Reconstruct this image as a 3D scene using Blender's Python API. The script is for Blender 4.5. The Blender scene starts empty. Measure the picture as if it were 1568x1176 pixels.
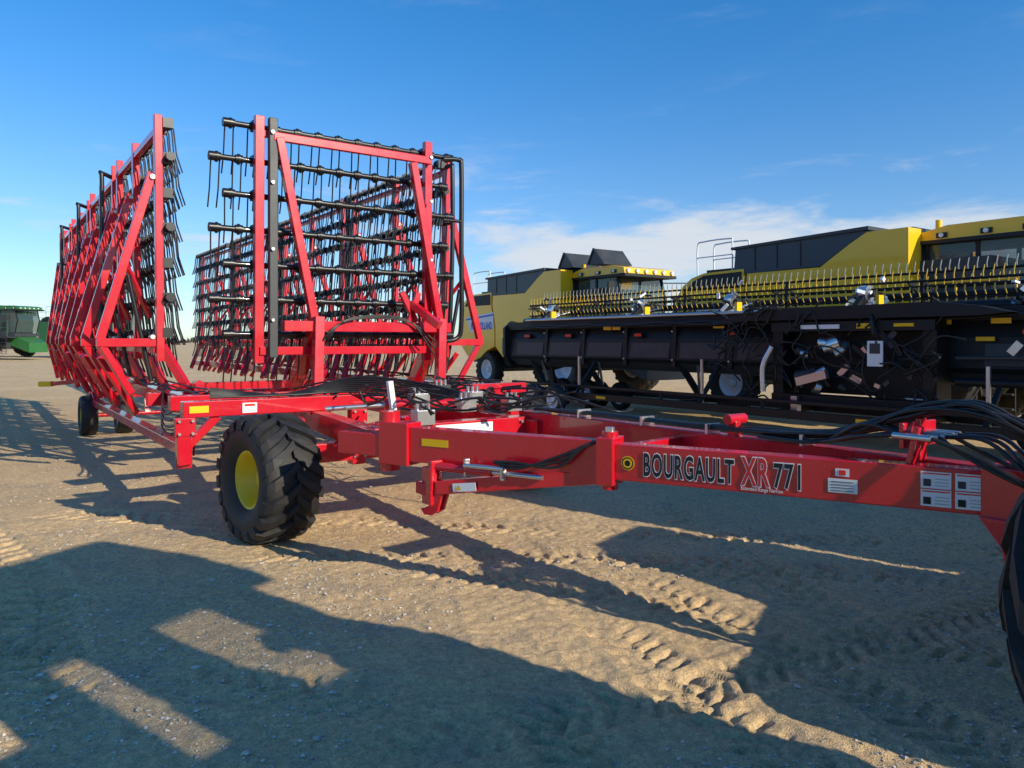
import bpy, math, random
import numpy as np
from mathutils import Vector, Matrix
random.seed(7); rng=np.random.default_rng(7)
UX,UY=0.8146,0.58
def W(a,b,z=0.0): return Vector((UX*a-UY*b, UY*a+UX*b, z))
U=Vector((UX,UY,0)); B=Vector((-UY,UX,0)); F=-B; ZZ=Vector((0,0,1))
scene=bpy.context.scene
# ---------------- materials
def newmat(name):
    m=bpy.data.materials.new(name); m.use_nodes=True
    nt=m.node_tree; b=nt.nodes['Principled BSDF']; return m,nt,b
def paint(name,col,rough=0.35,metal=0.0,dust=0.25,dustcol=(0.30,0.22,0.15),scale=3.0,coat=0.0,bump=0.0):
    m,nt,b=newmat(name); N=nt.nodes; L=nt.links
    tc=N.new('ShaderNodeTexCoord'); n1=N.new('ShaderNodeTexNoise'); n1.inputs['Scale'].default_value=scale
    n1.inputs['Detail'].default_value=5; n1.inputs['Roughness'].default_value=0.65
    L.new(tc.outputs['Object'],n1.inputs['Vector'])
    geo=N.new('ShaderNodeNewGeometry'); sep=N.new('ShaderNodeSeparateXYZ'); L.new(geo.outputs['Normal'],sep.inputs[0])
    up=N.new('ShaderNodeMapRange'); up.inputs['From Min'].default_value=-0.3; up.inputs['From Max'].default_value=1.0
    up.inputs['To Min'].default_value=0.35; up.inputs['To Max'].default_value=1.0; L.new(sep.outputs['Z'],up.inputs[0])
    mr=N.new('ShaderNodeMapRange'); mr.inputs['From Min'].default_value=0.4; mr.inputs['From Max'].default_value=0.75
    mr.inputs['To Max'].default_value=dust; L.new(n1.outputs['Fac'],mr.inputs[0])
    mu=N.new('ShaderNodeMath'); mu.operation='MULTIPLY'; L.new(mr.outputs[0],mu.inputs[0]); L.new(up.outputs[0],mu.inputs[1])
    mx=N.new('ShaderNodeMix'); mx.data_type='RGBA'; mx.inputs['A'].default_value=(*col,1); mx.inputs['B'].default_value=(*dustcol,1)
    L.new(mu.outputs[0],mx.inputs['Factor']); L.new(mx.outputs['Result'],b.inputs['Base Color'])
    r2=N.new('ShaderNodeMapRange'); r2.inputs['To Min'].default_value=rough*0.8; r2.inputs['To Max'].default_value=min(1,rough*1.5+0.05)
    L.new(n1.outputs['Fac'],r2.inputs[0]); L.new(r2.outputs[0],b.inputs['Roughness'])
    b.inputs['Metallic'].default_value=metal; b.inputs['Coat Weight'].default_value=coat
    if bump>0:
        n2=N.new('ShaderNodeTexNoise'); n2.inputs['Scale'].default_value=60; L.new(tc.outputs['Object'],n2.inputs['Vector'])
        bp=N.new('ShaderNodeBump'); bp.inputs['Strength'].default_value=bump; bp.inputs['Distance'].default_value=0.01
        L.new(n2.outputs['Fac'],bp.inputs['Height']); L.new(bp.outputs[0],b.inputs['Normal'])
    return m
RED=paint('red_paint',(0.60,0.004,0.020),0.22,dust=0.10,coat=0.5)
BLK=paint('black_paint',(0.008,0.008,0.010),0.3,dust=0.05,dustcol=(.12,.10,.08),coat=0.2)
HBK=paint('black_header_paint',(0.009,0.010,0.012),0.38,dust=0.05,dustcol=(.1,.09,.08)); HBK.node_tree.nodes['Principled BSDF'].inputs['Specular IOR Level'].default_value=.35
DGR=paint('dark_grey_paint',(0.035,0.04,0.046),0.4,dust=0.12)
BGR=paint('slate_body',(0.035,0.055,0.068),0.35,dust=0.06)
STEEL=paint('zinc_steel',(0.62,0.62,0.62),0.25,metal=0.9,dust=0.08)
BRT=paint('bright_casting',(0.80,0.81,0.84),0.22,metal=0.85,dust=0.04)
TINE=paint('tine_steel',(0.03,0.03,0.034),0.35,metal=0.4,dust=0.1)
STN=paint('silver_reel_tine',(0.60,0.60,0.55),0.3,metal=0.5,dust=0.1)
RUB=paint('tyre_rubber',(0.014,0.014,0.016),0.55,dust=0.30,dustcol=(0.14,0.11,0.085),scale=5,bump=0.15)
HOSE=paint('hose_rubber',(0.010,0.010,0.012),0.35,dust=0.1)
YRIM=paint('yellow_rim_paint',(0.80,0.56,0.01),0.4,dust=0.25)
WRIM=paint('white_rim_paint',(0.85,0.86,0.88),0.4,dust=0.10)
YEL=paint('yellow_body_paint',(1.0,0.56,0.006),0.3,dust=0.04,coat=0.4)
GRN=paint('green_body_paint',(0.02,0.15,0.035),0.35,dust=0.25)
BLU=paint('blue_paint',(0.01,0.035,0.14),0.3,dust=0.12,coat=0.4)
NAVY=paint('blue_decal',(0.01,0.12,0.55),0.4,dust=0.0)
WHT=paint('white_decal',(0.85,0.85,0.85),0.5,dust=0.04)
LBL=paint('black_decal',(0.010,0.010,0.010),0.5,dust=0.0)
REFR=paint('red_reflector',(0.9,0.03,0.01),0.3,dust=0.0)
REFA=paint('amber_reflector',(0.95,0.55,0.0),0.35,dust=0.0)
BRN=paint('brown_panel',(0.05,0.034,0.032),0.4,dust=0.2)
TEETH=paint('reel_tine_plastic',(0.85,0.55,0.06),0.4,dust=0.05)
gm,nt,b=newmat('cab_glass'); b.inputs['Base Color'].default_value=(0.07,0.12,0.11,1); b.inputs['Roughness'].default_value=0.05; b.inputs['Alpha'].default_value=0.6; b.inputs['Coat Weight'].default_value=0.5
GLS=gm
gm,nt,b=newmat('clear_cab_glass'); b.inputs['Base Color'].default_value=(0.2,0.3,0.28,1); b.inputs['Roughness'].default_value=0.05; b.inputs['Alpha'].default_value=0.3
GLC=gm
lm,nt,b=newmat('lamp_lens'); b.inputs['Base Color'].default_value=(0.8,0.8,0.8,1); b.inputs['Roughness'].default_value=0.1
LENS=lm
# ---------------- mesh accumulator
class Acc:
    def __init__(s): s.v=[]; s.f=[]; s.m=[]; s.sm=[]; s.mats=[]
    def mi(s,mat):
        if mat not in s.mats: s.mats.append(mat)
        return s.mats.index(mat)
    def add(s,vs,fs,mat,smooth=False):
        o=len(s.v); s.v.extend([tuple(p) for p in vs]); i=s.mi(mat)
        for f in fs:
            s.f.append(tuple(o+k for k in f)); s.m.append(i); s.sm.append(smooth)
    def beam(s,p0,p1,w,h,mat,up=ZZ,w1=None,h1=None):
        p0=Vector(p0); p1=Vector(p1); d=(p1-p0).normalized(); up=Vector(up)
        if abs(d.dot(up))>0.98: up=F if abs(d.dot(F))<0.9 else U
        x=d.cross(up).normalized(); y=x.cross(d).normalized()
        w1=w if w1 is None else w1; h1=h if h1 is None else h1
        vs=[]
        for p,ww,hh in((p0,w,h),(p1,w1,h1)):
            for sx,sy in((-1,-1),(1,-1),(1,1),(-1,1)): vs.append(p+x*sx*ww/2+y*sy*hh/2)
        s.add(vs,[(3,2,1,0),(4,5,6,7),(0,1,5,4),(1,2,6,5),(2,3,7,6),(3,0,4,7)],mat)
    def boxT(s,T,s0,s1,w0,w1,z0,z1,mat):
        vs=[T(x,y,z) for z in(z0,z1) for x,y in((s0,w0),(s1,w0),(s1,w1),(s0,w1))]
        s.add(vs,[(3,2,1,0),(4,5,6,7),(0,1,5,4),(1,2,6,5),(2,3,7,6),(3,0,4,7)],mat)
    def prism(s,T,poly,w0,w1,mat,smooth=False):
        n=len(poly); vs=[T(x,w0,z) for x,z in poly]+[T(x,w1,z) for x,z in poly]
        fs=[tuple(range(n)),tuple(range(2*n-1,n-1,-1))]+[(i,i+n,(i+1)%n+n,(i+1)%n) for i in range(n)]
        s.add(vs,fs,mat,smooth)
    def tube(s,pts,r,mat,n=8,cap=True,r1=None):
        pts=[Vector(p) for p in pts]; m=len(pts); vs=[]
        d0=(pts[1]-pts[0]).normalized(); up=ZZ if abs(d0.z)<0.9 else Vector((1,0,0))
        x=d0.cross(up).normalized()
        for i,p in enumerate(pts):
            d=(pts[min(i+1,m-1)]-pts[max(i-1,0)]).normalized()
            x=(x-d*x.dot(d)).normalized(); y=d.cross(x)
            rr=r if r1 is None else r+(r1-r)*i/(m-1)
            for k in range(n):
                t=2*math.pi*k/n; vs.append(p+x*math.cos(t)*rr+y*math.sin(t)*rr)
        fs=[]
        for i in range(m-1):
            for k in range(n): fs.append((i*n+k,i*n+(k+1)%n,(i+1)*n+(k+1)%n,(i+1)*n+k))
        s.add(vs,fs,mat,True)
        if cap:
            s.add(vs[:n],[tuple(range(n-1,-1,-1))],mat); s.add(vs[-n:],[tuple(range(n))],mat)
    def lathe(s,c,axis,prof,mat,n=40,smooth=True):
        c=Vector(c); ax=Vector(axis).normalized(); x=ax.cross(ZZ).normalized(); y=ax.cross(x)
        vs=[]
        for (r,h) in prof:
            for k in range(n):
                t=2*math.pi*k/n; vs.append(c+ax*h+x*math.cos(t)*r+y*math.sin(t)*r)
        m=len(prof); fs=[]
        for i in range(m-1):
            for k in range(n): fs.append((i*n+k,(i+1)*n+k,(i+1)*n+(k+1)%n,i*n+(k+1)%n))
        s.add(vs,fs,mat,smooth)
    def obj(s,name,parent=None,bevel=0.0):
        me=bpy.data.meshes.new(name); me.from_pydata(s.v,[],s.f)
        for m in s.mats: me.materials.append(m)
        me.polygons.foreach_set('material_index',s.m); me.polygons.foreach_set('use_smooth',s.sm); me.update()
        ob=bpy.data.objects.new(name,me); scene.collection.objects.link(ob)
        if parent: ob.parent=parent
        if bevel>0:
            md=ob.modifiers.new('b','BEVEL'); md.width=bevel; md.segments=2; md.limit_method='ANGLE'; md.angle_limit=math.radians(50)
        return ob
def empty(name):
    e=bpy.data.objects.new(name,None); scene.collection.objects.link(e); return e
def curve(pts,n=8):
    P=[Vector(p) for p in pts]; P=[2*P[0]-P[1]]+P+[2*P[-1]-P[-2]]; out=[]
    for i in range(1,len(P)-2):
        for k in range(n):
            t=k/n; a,b_,c,d=P[i-1],P[i],P[i+1],P[i+2]
            out.append(0.5*((2*b_)+(c-a)*t+(2*a-5*b_+4*c-d)*t*t+(3*b_-a-3*c+d)*t**3))
    out.append(P[-2]); return out
def text(body,size,loc,xdir,nrm,mat,parent,name,off=0.0,ext=0.0008,fit=None,sp=1.0):
    cu=bpy.data.curves.new(name,'FONT'); cu.body=body; cu.size=size; cu.extrude=ext; cu.offset=0; cu.resolution_u=3; cu.space_character=sp
    ob=bpy.data.objects.new(name,cu); scene.collection.objects.link(ob); cu.materials.append(mat)
    sx=1.0
    if fit:
        bpy.context.view_layer.update(); sx=fit/ob.dimensions.x
    cu.offset=off
    x=Vector(xdir).normalized(); z=Vector(nrm).normalized(); y=z.cross(x)
    M=Matrix((x*sx,y,z)).transposed().to_4x4(); M.translation=Vector(loc); ob.matrix_world=M
    if parent: ob.parent=parent
    return ob
# ---------------- wheel
def tyre(acc,c,axis,R,wd,rimR,rim,lugs=0,lugh=0.035,flip=1,dish=0.09,n=48):
    axis=Vector(axis).normalized(); h=wd/2; Rb=R-(lugh if lugs else 0)
    prof=[(rimR,-h*0.72),(rimR+0.03,-h*0.86),(rimR+(Rb-rimR)*0.45,-h*1.0),(rimR+(Rb-rimR)*0.8,-h*0.97),(Rb-0.02,-h*0.86),(Rb,-h*0.6),(Rb+0.004,0),
          (Rb,h*0.6),(Rb-0.02,h*0.86),(rimR+(Rb-rimR)*0.8,h*0.97),(rimR+(Rb-rimR)*0.45,h*1.0),(rimR+0.03,h*0.86),(rimR,h*0.72)]
    acc.lathe(c,axis,prof,RUB,n)
    rp=[(rimR+0.012,h*0.74),(rimR-0.012,h*0.76),(rimR-0.02,h*0.62),(rimR-0.045,h*0.5),(rimR-0.05,h*0.5-dish),(rimR*0.55,h*0.5-dish-0.01),(rimR*0.42,h*0.5-dish+0.03),(0.09,h*0.5-dish+0.03),(0.085,h*0.5-dish+0.09),(0.05,h*0.5-dish+0.10),(0.001,h*0.5-dish+0.10)]
    acc.lathe(c,axis,rp,rim,n)
    rp=[(rimR+0.012,-h*0.74),(rimR-0.012,-h*0.76),(rimR-0.03,-h*0.6),(rimR-0.05,-h*0.1),(0.001,-h*0.1)]
    acc.lathe(c,axis,rp,rim,n)
    x=axis.cross(ZZ).normalized(); y=axis.cross(x); c=Vector(c)
    for k in range(8):
        t=k*math.pi/4; p=c+axis*(h*0.5-dish+0.02)+(x*math.cos(t)+y*math.sin(t))*rimR*0.36
        acc.tube([p,p+axis*0.03],0.012,STEEL,6)
    if lugs:
        def P(r,hh,t): return c+axis*hh+(x*math.cos(t)+y*math.sin(t))*r
        for sd in(-1,1):
            for i in range(lugs):
                t0=2*math.pi*(i+(0.5 if sd>0 else 0))/lugs
                secs=[(-0.06,R,0.0),(0.35,R,0.55),(0.8,R-0.012,0.95),(1.0,R-0.05,1.15),(1.03,Rb-(Rb-rimR)*0.28,1.22)]
                step=2*math.pi/lugs; vs=[]
                for j,(fx,ro,tt) in enumerate(secs):
                    tc=t0-flip*tt*step*0.95; hw=(0.032+0.006*j)/R
                    ri=ro-lugh-0.03 if j<4 else ro-0.03
                    if j==4: ri=ro-0.02
                    hx=sd*h*fx
                    hin=hx if j<3 else sd*h*(fx-0.08)
                    vs+= [P(ri,hin,tc-hw*1.3),P(ro,hx,tc-hw),P(ro,hx,tc+hw),P(ri,hin,tc+hw*1.3)]
                fs=[(0,1,2,3)]
                for j in range(len(secs)-1):
                    o=j*4
                    for q in range(3): fs.append((o+q,o+q+4,o+q+5,o+q+1))
                o=(len(secs)-1)*4; fs.append((o+3,o+2,o+1,o))
                acc.add(vs,fs,RUB)
# ================= HARROW =================
harrow=empty('heavy_harrow')
def panel(T,L,posts,zt=4.5,nb=7,dz=0.43,ztop=4.38,outr=True,edge=(True,True),name='harrow_section',sp=0.27,edn=0.02,ot=.62):
    r=Acc(); k=Acc(); t=Acc()
    zb=ztop-dz*(nb-1)
    for s in posts:
        r.beam(T(s,0.03,zb-0.35),T(s,0,zt+random.uniform(-.06,.03)),0.09,0.11,RED,up=T(1,0,0)-T(0,0,0))
    r.beam(T(posts[0],0.0,zt-0.22),T(posts[-1],0.0,zt-0.22),0.07,0.08,RED)
    r.beam(T(posts[0],0.0,zb-0.2),T(posts[-1],0.0,zb-0.2),0.09,0.1,RED)
    for i in range(nb):
        z=ztop-dz*i; off=0.10 if i%2 else -0.06; n=0.12
        s0=-off-0.02; s1=L-off*0.6
        k.tube([T(s0,n,z),T(s1,n,z)],0.036,BLK,8)
        k.tube([T(s0-0.03,n,z),T(s0+0.05,n,z)],0.055,BLK,10)
        k.tube([T(s1-0.05,n,z),T(s1+0.03,n,z)],0.055,BLK,10)
        for s in posts: k.beam(T(s-0.06,n-0.01,z),T(s+0.06,n-0.01,z),0.12,0.12,BLK)
        c=int((s1-s0)/sp)
        for j in range(c+1):
            s=s0+0.06+(s1-s0-0.12)*j/c
            k.tube([T(s-0.045,n,z),T(s+0.045,n,z)],0.052,BLK,8)
            k.tube([T(s-0.012,n+0.01,z),T(s+0.012,n+0.01,z)],0.068,BLK,8)
            for q in(-0.05,0.05):
                jx=random.uniform(-0.007,0.007); jn=random.uniform(-.008,.01)
                t.tube([T(s+q,n+0.05,z),T(s+q,n+0.07,z-0.06),T(s+q+jx,n+0.10+jn,z-0.36),T(s+q+jx*2,n+0.17+jn,z-0.58)],0.0095,TINE,5,cap=False)
    for e,sx in((edge[0],-0.16),(edge[1],L+0.16)):
        if e:
            sg=1 if sx<0 else -1
            k.tube(curve([T(sx+sg*0.3,0.02,ztop-0.05),T(sx+sg*0.05,edn,ztop-0.03),T(sx,edn,ztop-0.15),T(sx,edn,ztop-1.3),T(sx+0.02,edn+.03,zb+0.2),T(sx+sg*0.05,0.08,zb-0.05),T(sx+sg*.4,0.08,zb-0.08)],5),0.035,BLK,8)
            k.tube([T(sx,edn,ztop-.9),T(sx+sg*.3,.02,ztop-.9)],.025,BLK,6)
    if outr:
        for s in posts:
            r.beam(T(s+.02,-0.06,3.75),T(s+.02,-ot,1.72),0.075,0.1,RED)
            r.beam(T(s+.02,-ot-.04,1.68),T(s+.02,0.08,1.68),0.1,0.1,RED)
            r.beam(T(s+.02,-ot+.02,1.64),T(s+.1,-ot*.45,1.06),0.08,0.08,RED)
            r.beam(T(s+.02,0.05,1.64),T(s-.35,0.42,0.86),0.08,0.1,RED)
            r.beam(T(s+.08,-ot*.56,2.66),T(s+.5,0.0,2.0),0.05,0.05,RED)
            k.tube([T(s+.12,-.05,1.2),T(s+.12,-ot*.5,2.5)],0.03,BLK,8)
            for z in(1.75,3.7): k.tube([T(s-.05,-.06,z),T(s+.09,-.06,z)],.03,STEEL,8)
        for s in [x+0.6 for x in posts[:-1]]+[posts[-1]-0.5]:
            r.beam(T(s,-ot*.9,1.5),T(s+.25,-0.1,0.75),0.06,0.08,RED)
            r.beam(T(s,0.02,1.5),T(s-.3,.3,0.8),0.06,0.08,RED)
    return [r.obj(name+'_frame',harrow,0.006),k.obj(name+'_bars',harrow),t.obj(name+'_tines',harrow)]
for i,(b0,Ls) in enumerate(((10.0,3.2),(13.55,3.0),(16.9,3.1),(20.4,2.7))):
    panel(lambda s,n,z,b0=b0: W(1.80+n,b0+s,z),Ls,[0.02,Ls/2,Ls-.15],edge=(i>0,False),edn=-.2,ot=(.62,.52,.42,.30)[i])
for b0 in (10.0,13.95,17.9,21.85):
    panel(lambda s,n,z,b0=b0: W(5.85-n,b0-0.1+s,z),3.55,[0.05,1.75,3.45])
panel(lambda s,n,z: W(2.36+s,9.12+n,z),3.1,[0.40,2.70],outr=False,edge=(False,True),ztop=4.30,dz=0.42,zt=4.42,name='centre_section',sp=0.26)
g=Acc()
g.beam(W(2.90,9.04,4.38),W(2.90,9.04,1.5),0.09,0.10,DGR,up=U)
g.beam(W(2.97,9.02,4.15),W(3.42,9.02,1.9),0.10,0.10,RED,up=U)
g.beam(W(2.9,9.02,4.16),W(5.06,9.02,4.16),0.07,0.10,RED)
g.beam(W(4.78,9.02,4.1),W(5.20,9.02,1.9),0.10,0.10,RED,up=U)
g.beam(W(3.0,8.98,1.88),W(5.32,8.98,1.88),0.14,0.13,RED)
g.beam(W(3.43,8.96,1.9),W(3.50,10.1,1.02),0.16,0.18,RED)
g.beam(W(5.17,8.96,1.9),W(5.35,10.1,1.02),0.16,0.18,RED)
g.beam(W(3.43,8.93,2.0),W(3.38,8.85,1.0),0.12,0.12,RED,up=U)
g.beam(W(5.17,8.93,2.0),W(5.1,8.85,1.0),0.12,0.12,RED,up=U)
g.beam(W(4.75,9.0,2.2),W(4.95,8.6,1.9),0.1,0.1,RED)
g.beam(W(4.6,9.0,2.35),W(4.82,9.0,1.95),0.06,0.08,RED)
g.beam(W(4.85,9.0,2.35),W(4.72,9.0,1.95),0.06,0.08,RED)
for a in(2.9,5.06):
    for z in(1.95,2.8,3.6,4.2): g.tube([W(a-.02,8.96,z),W(a-.02,9.0,z)],.02,STEEL,8)
for p,q in((1.72,15.5),(5.85,15.5)): g.beam(W(p,8.0,0.60),W(p,q,0.60),0.13,0.11,RED)
g.beam(W(1.95,8.3,1.0),W(1.95,23.2,1.0),0.15,0.15,RED); g.beam(W(5.75,8.3,1.0),W(5.75,25.6,1.0),0.15,0.15,RED)
g.beam(W(1.45,7.0,1.10),W(3.15,7.0,1.10),0.13,0.14,RED)
g.beam(W(1.45,7.0,1.03),W(1.47,7.0,0.62),0.11,0.11,RED,up=U)
g.beam(W(1.47,7.0,0.64),W(1.72,8.1,0.60),0.13,0.11,RED)
g.beam(W(1.75,7.0,1.03),W(1.47,7.0,0.75),0.07,0.07,RED)
g.beam(W(3.08,7.0,1.10),W(3.08,7.0,0.48),0.14,0.14,RED,up=U)
g.beam(W(2.6,7.0,1.05),W(3.04,7.0,0.62),0.08,0.09,RED)
g.beam(W(2.2,7.0,0.62),W(4.9,7.0,0.62),0.16,0.18,RED)
g.beam(W(1.6,8.3,1.06),W(6.1,8.3,1.06),0.14,0.15,RED)
g.beam(W(1.7,10.15,0.98),W(6.0,10.15,0.98),0.16,0.16,RED)
g.beam(W(2.1,12.4,0.98),W(5.7,12.4,0.98),0.14,0.14,RED)
g.beam(W(2.45,4.85,0.93),W(3.0,10.1,0.95),0.14,0.18,RED)
g.beam(W(3.96,5.1,0.93),W(3.96,10.1,0.95),0.14,0.18,RED)
g.beam(W(5.1,7.0,0.9),W(5.35,10.1,0.95),0.14,0.16,RED)
g.beam(W(2.5,5.35,0.96),W(4.05,5.35,0.96),0.16,0.16,RED)
g.beam(W(2.5,5.9,0.9),W(3.9,7.0,0.9),0.1,0.12,RED)
g.beam(W(1.65,15.5,0.72),W(3.1,15.5,0.72),0.12,0.12,RED)
g.beam(W(4.8,15.5,0.72),W(6.0,15.5,0.72),0.12,0.12,RED)
g.beam(W(1.72,15.0,0.60),W(1.72,15.4,0.74),0.1,0.1,RED)
g.beam(W(1.9,16.6,.95),W(1.2,17.2,.86),0.08,0.08,RED); g.beam(W(1.2,17.2,.86),W(1.0,17.4,.85),0.10,0.10,REFA)
g.beam(W(2.45,7.0,0.85),W(2.38,6.75,0.85),0.16,0.26,RED)
g.beam(W(2.35,6.95,0.75),W(2.35,6.5,0.56),0.09,0.14,RED)
g.beam(W(5.15,7.1,0.7),W(4.8,7.0,0.55),0.1,0.14,RED)
for (a,bb,z) in((3.08,6.92,.95),(3.08,6.92,.62),(1.47,6.93,.95),(2.55,5.26,.95),(3.9,5.26,.95)):
    g.beam(W(a,bb+.02,z-.08),W(a,bb+.02,z+.08),.17,.03,RED,up=F)
    for dx in(-.055,.055):
        for dz in(-.055,.055): g.tube([W(a+dx,bb+.01,z+dz),W(a+dx,bb-.02,z+dz)],.014,STEEL,6)
def LB(b,dz=0,dn=0):
    a=3.98-0.467*(b-1.58); return W(a,b,0.975+dz)
dirL=(LB(1.58)-LB(4.85)).normalized(); nL=dirL.cross(ZZ).normalized()
if nL.y>0: nL=-nL
g2=Acc()
g2.beam(LB(4.80),LB(3.40),0.12,0.24,RED); g2.beam(LB(3.36),LB(1.50),0.12,0.215,RED)
g2.beam(LB(3.43),LB(3.33),0.19,0.285,RED)
g2.tube([LB(3.38,-.175),LB(3.38,.175)],0.05,RED,14)
g2.tube([LB(3.38,.17),LB(3.38,.20)],0.03,STEEL,10)
g2.beam(LB(4.95),LB(4.72),0.17,0.30,RED)
g2.tube([LB(4.92,-.2),LB(4.92,.22)],0.075,RED,16)
g2.beam(LB(5.3,-.02),LB(4.9,-.02),0.16,0.16,RED)
g2.beam(W(3.98,5.4,0.975),W(4.10,1.55,0.975),0.12,0.215,RED)
g2.beam(W(4.02,3.6,0.975),W(3.35,3.6-0.1,0.975),0.07,0.12,RED)
g2.beam(W(4.04,1.62,0.975),W(4.04,1.40,0.975),0.30,0.26,RED)
for a in(3.86,4.12): g2.prism(lambda s,w,z,a=a: W(a+w,1.60-s,z),[(-.02,.87),(.16,.87),(.16,.66),(.10,.64),(.08,.74)],0.0,0.035,RED)
g2.beam(W(4.03,1.5,0.8),W(4.1,1.1,.62),0.1,0.06,RED)
g2.beam(W(4.0,1.95,1.08),W(4.0,1.95,1.30),0.03,0.07,RED,up=U); g2.beam(W(3.8,1.95,1.22),W(4.14,1.95,1.22),0.025,0.13,RED)
g2.beam(W(3.84,1.92,1.08),W(3.84,1.88,1.27),0.03,0.06,RED,up=U)
for q in range(5): g2.tube([W(3.80+q*.075,1.99,1.22),W(3.80+q*.075,1.80,1.22)],0.018,STEEL,8)
g2.beam(W(4.02,3.15,1.08),W(4.02,3.15,1.18),.05,.07,RED); g2.tube([W(3.95,3.15,1.19),W(4.12,3.15,1.19)],.035,RED,10)
g2.beam(LB(3.42,-.10),LB(4.46,-.26)+nL*.12,0.08,0.09,RED)
e0=LB(4.52,-.25)+nL*.12
g2.beam(e0+ZZ*.12,e0-ZZ*.13,0.12,0.06,RED,up=U)
hk=[(-.10,.02),(.10,.0),(.12,-.05),(.08,-.17),(.03,-.2),(-.03,-.2),(-.06,-.16),(-.02,-.15),(.02,-.13),(.02,-.08),(-.10,-.06)]
for w0 in(0,-.07): g2.prism(lambda s,w,z: e0+dirL*s+nL*w+ZZ*z,hk,w0,w0+.028,RED)
c0=LB(4.48,-.12)+nL*.12; c1=LB(3.75,-.13)+nL*.1
g2.tube([c0,c0+(c1-c0)*.55],0.030,RED,12); g2.tube([c0+(c1-c0)*.5,c1],0.016,STEEL,10)
g2.beam(c0+ZZ*.04,c0-ZZ*.16,.05,.09,RED,up=U)
g2.tube([LB(4.25,-.09)+nL*.15,LB(3.98,-.09)+nL*.15],0.016,STEEL,10)
g2.beam(LB(4.0,-.17)+nL*.12,LB(4.0,-.05)+nL*.12,.025,.04,STEEL,up=U); g2.beam(LB(4.25,-.17)+nL*.12,LB(4.25,-.05)+nL*.12,.025,.04,STEEL,up=U)
g2.obj('drawbar',harrow,0.006)
g.obj('main_frame',harrow,0.007)
def onL(b,dz): return LB(b,dz)+nL*0.0625
def plate(acc,b0,b1,z0,z1,mat,d=0.0):
    P=[LB(b0,z0)+nL*(.0615+d),LB(b1,z0)+nL*(.0615+d),LB(b1,z1)+nL*(.0615+d),LB(b0,z1)+nL*(.0615+d)]
    Q=[p+nL*0.0015 for p in P]
    acc.add(P+Q,[(4,5,6,7),(0,1,5,4),(1,2,6,5),(2,3,7,6),(3,0,4,7)],mat)
d=Acc()
plate(d,2.225,2.165,.025,.065,WHT); plate(d,2.257,2.13,-.06,0.012,WHT)
plate(d,2.21,2.18,.032,.058,REFR,.002)
for j in range(4): plate(d,2.245,2.145,-.05+j*.015,-.047+j*.015,DGR,.002)
for (x0,x1) in((1.873,1.755),(1.74,1.62)):
    for (z0,z1) in((-.085,-.003),(.003,.085)):
        plate(d,x0,x1,z0,z1,WHT)
        plate(d,x0-.006,x1+.006,z1-.012,z1-.006,REFR,.002)
        for j in range(3): plate(d,x0-.055,x1+.008,z0+.014+j*.016,z0+.0155+j*.016,DGR,0.002)
        plate(d,x0-.010,x0-.040,z0+.010,z0+.045,LBL if z0<0 else DGR,0.002)
plate(d,4.62,4.42,.0,.05,REFA)
d.beam(LB(4.33,-.245)+nL*.152,LB(4.17,-.222)+nL*.150,0.003,0.055,WHT)
q0=LB(4.31,-.243)+nL*.156; d.add([q0-ZZ*.018,q0+dirL*.045-ZZ*.018+ZZ*.006,q0+dirL*.022+ZZ*.024],[(0,1,2)],REFA)
d.lathe(onL(3.255,0)+nL*.001,nL,[(0.001,.002),(0.042,.002),(0.042,0)],REFA,24,False)
d.lathe(onL(3.255,0)+nL*.001,nL,[(0.001,.004),(0.036,.004),(0.036,0)],LBL,24,False)
d.lathe(onL(3.255,0)+nL*.001,nL,[(0.018,.006),(0.028,.006),(0.028,0)],REFA,24,False)
def plateU(acc,a0,a1,b,z0,z1,mat):
    P=[W(a0,b,z0),W(a1,b,z0),W(a1,b,z1),W(a0,b,z1)]; Q=[p+F*0.002 for p in P]
    acc.add(P+Q,[(4,5,6,7),(0,1,5,4),(1,2,6,5),(2,3,7,6),(3,0,4,7)],mat)
plateU(d,1.5,1.66,6.934,1.07,1.13,REFA)
plateU(d,1.95,2.08,6.934,1.05,1.14,WHT); plateU(d,1.97,2.06,6.930,1.11,1.13,REFR)
plateU(d,3.0,3.55,5.268,0.91,1.02,WHT)
for b0 in(9.0,12.5): d.add([W(1.652,b0,.58),W(1.652,b0+.2,.58),W(1.652,b0+.2,.62),W(1.652,b0,.62)],[(0,1,2,3)],REFR)
d.obj('decals',harrow)
def dist(b0,b1): return (LB(b0)-LB(b1)).length
for body,x0,x1,mat,nm,sz in(('BOURGAULT',3.17,2.70,LBL,'lettering',.185),('XR',2.655,2.525,RED,'lettering_series',.215),('771',2.505,2.385,LBL,'lettering_number',.185)):
    text(body,sz,onL(x0,-.062)+nL*.0004,dirL,nL,WHT,harrow,nm+'_outline',0.0095,.0006,fit=dist(x0,x1),sp=1.12)
    text(body,sz,onL(x0,-.062)+nL*.0020,dirL,nL,mat,harrow,nm,0.0036,.0006,fit=dist(x0,x1),sp=1.12)
text('Extended Range Narrow',0.03,onL(2.66,-.093),dirL,nL,WHT,harrow,'lettering_small',0.0,.0006,fit=dist(2.66,2.46))
h=Acc()
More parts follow.
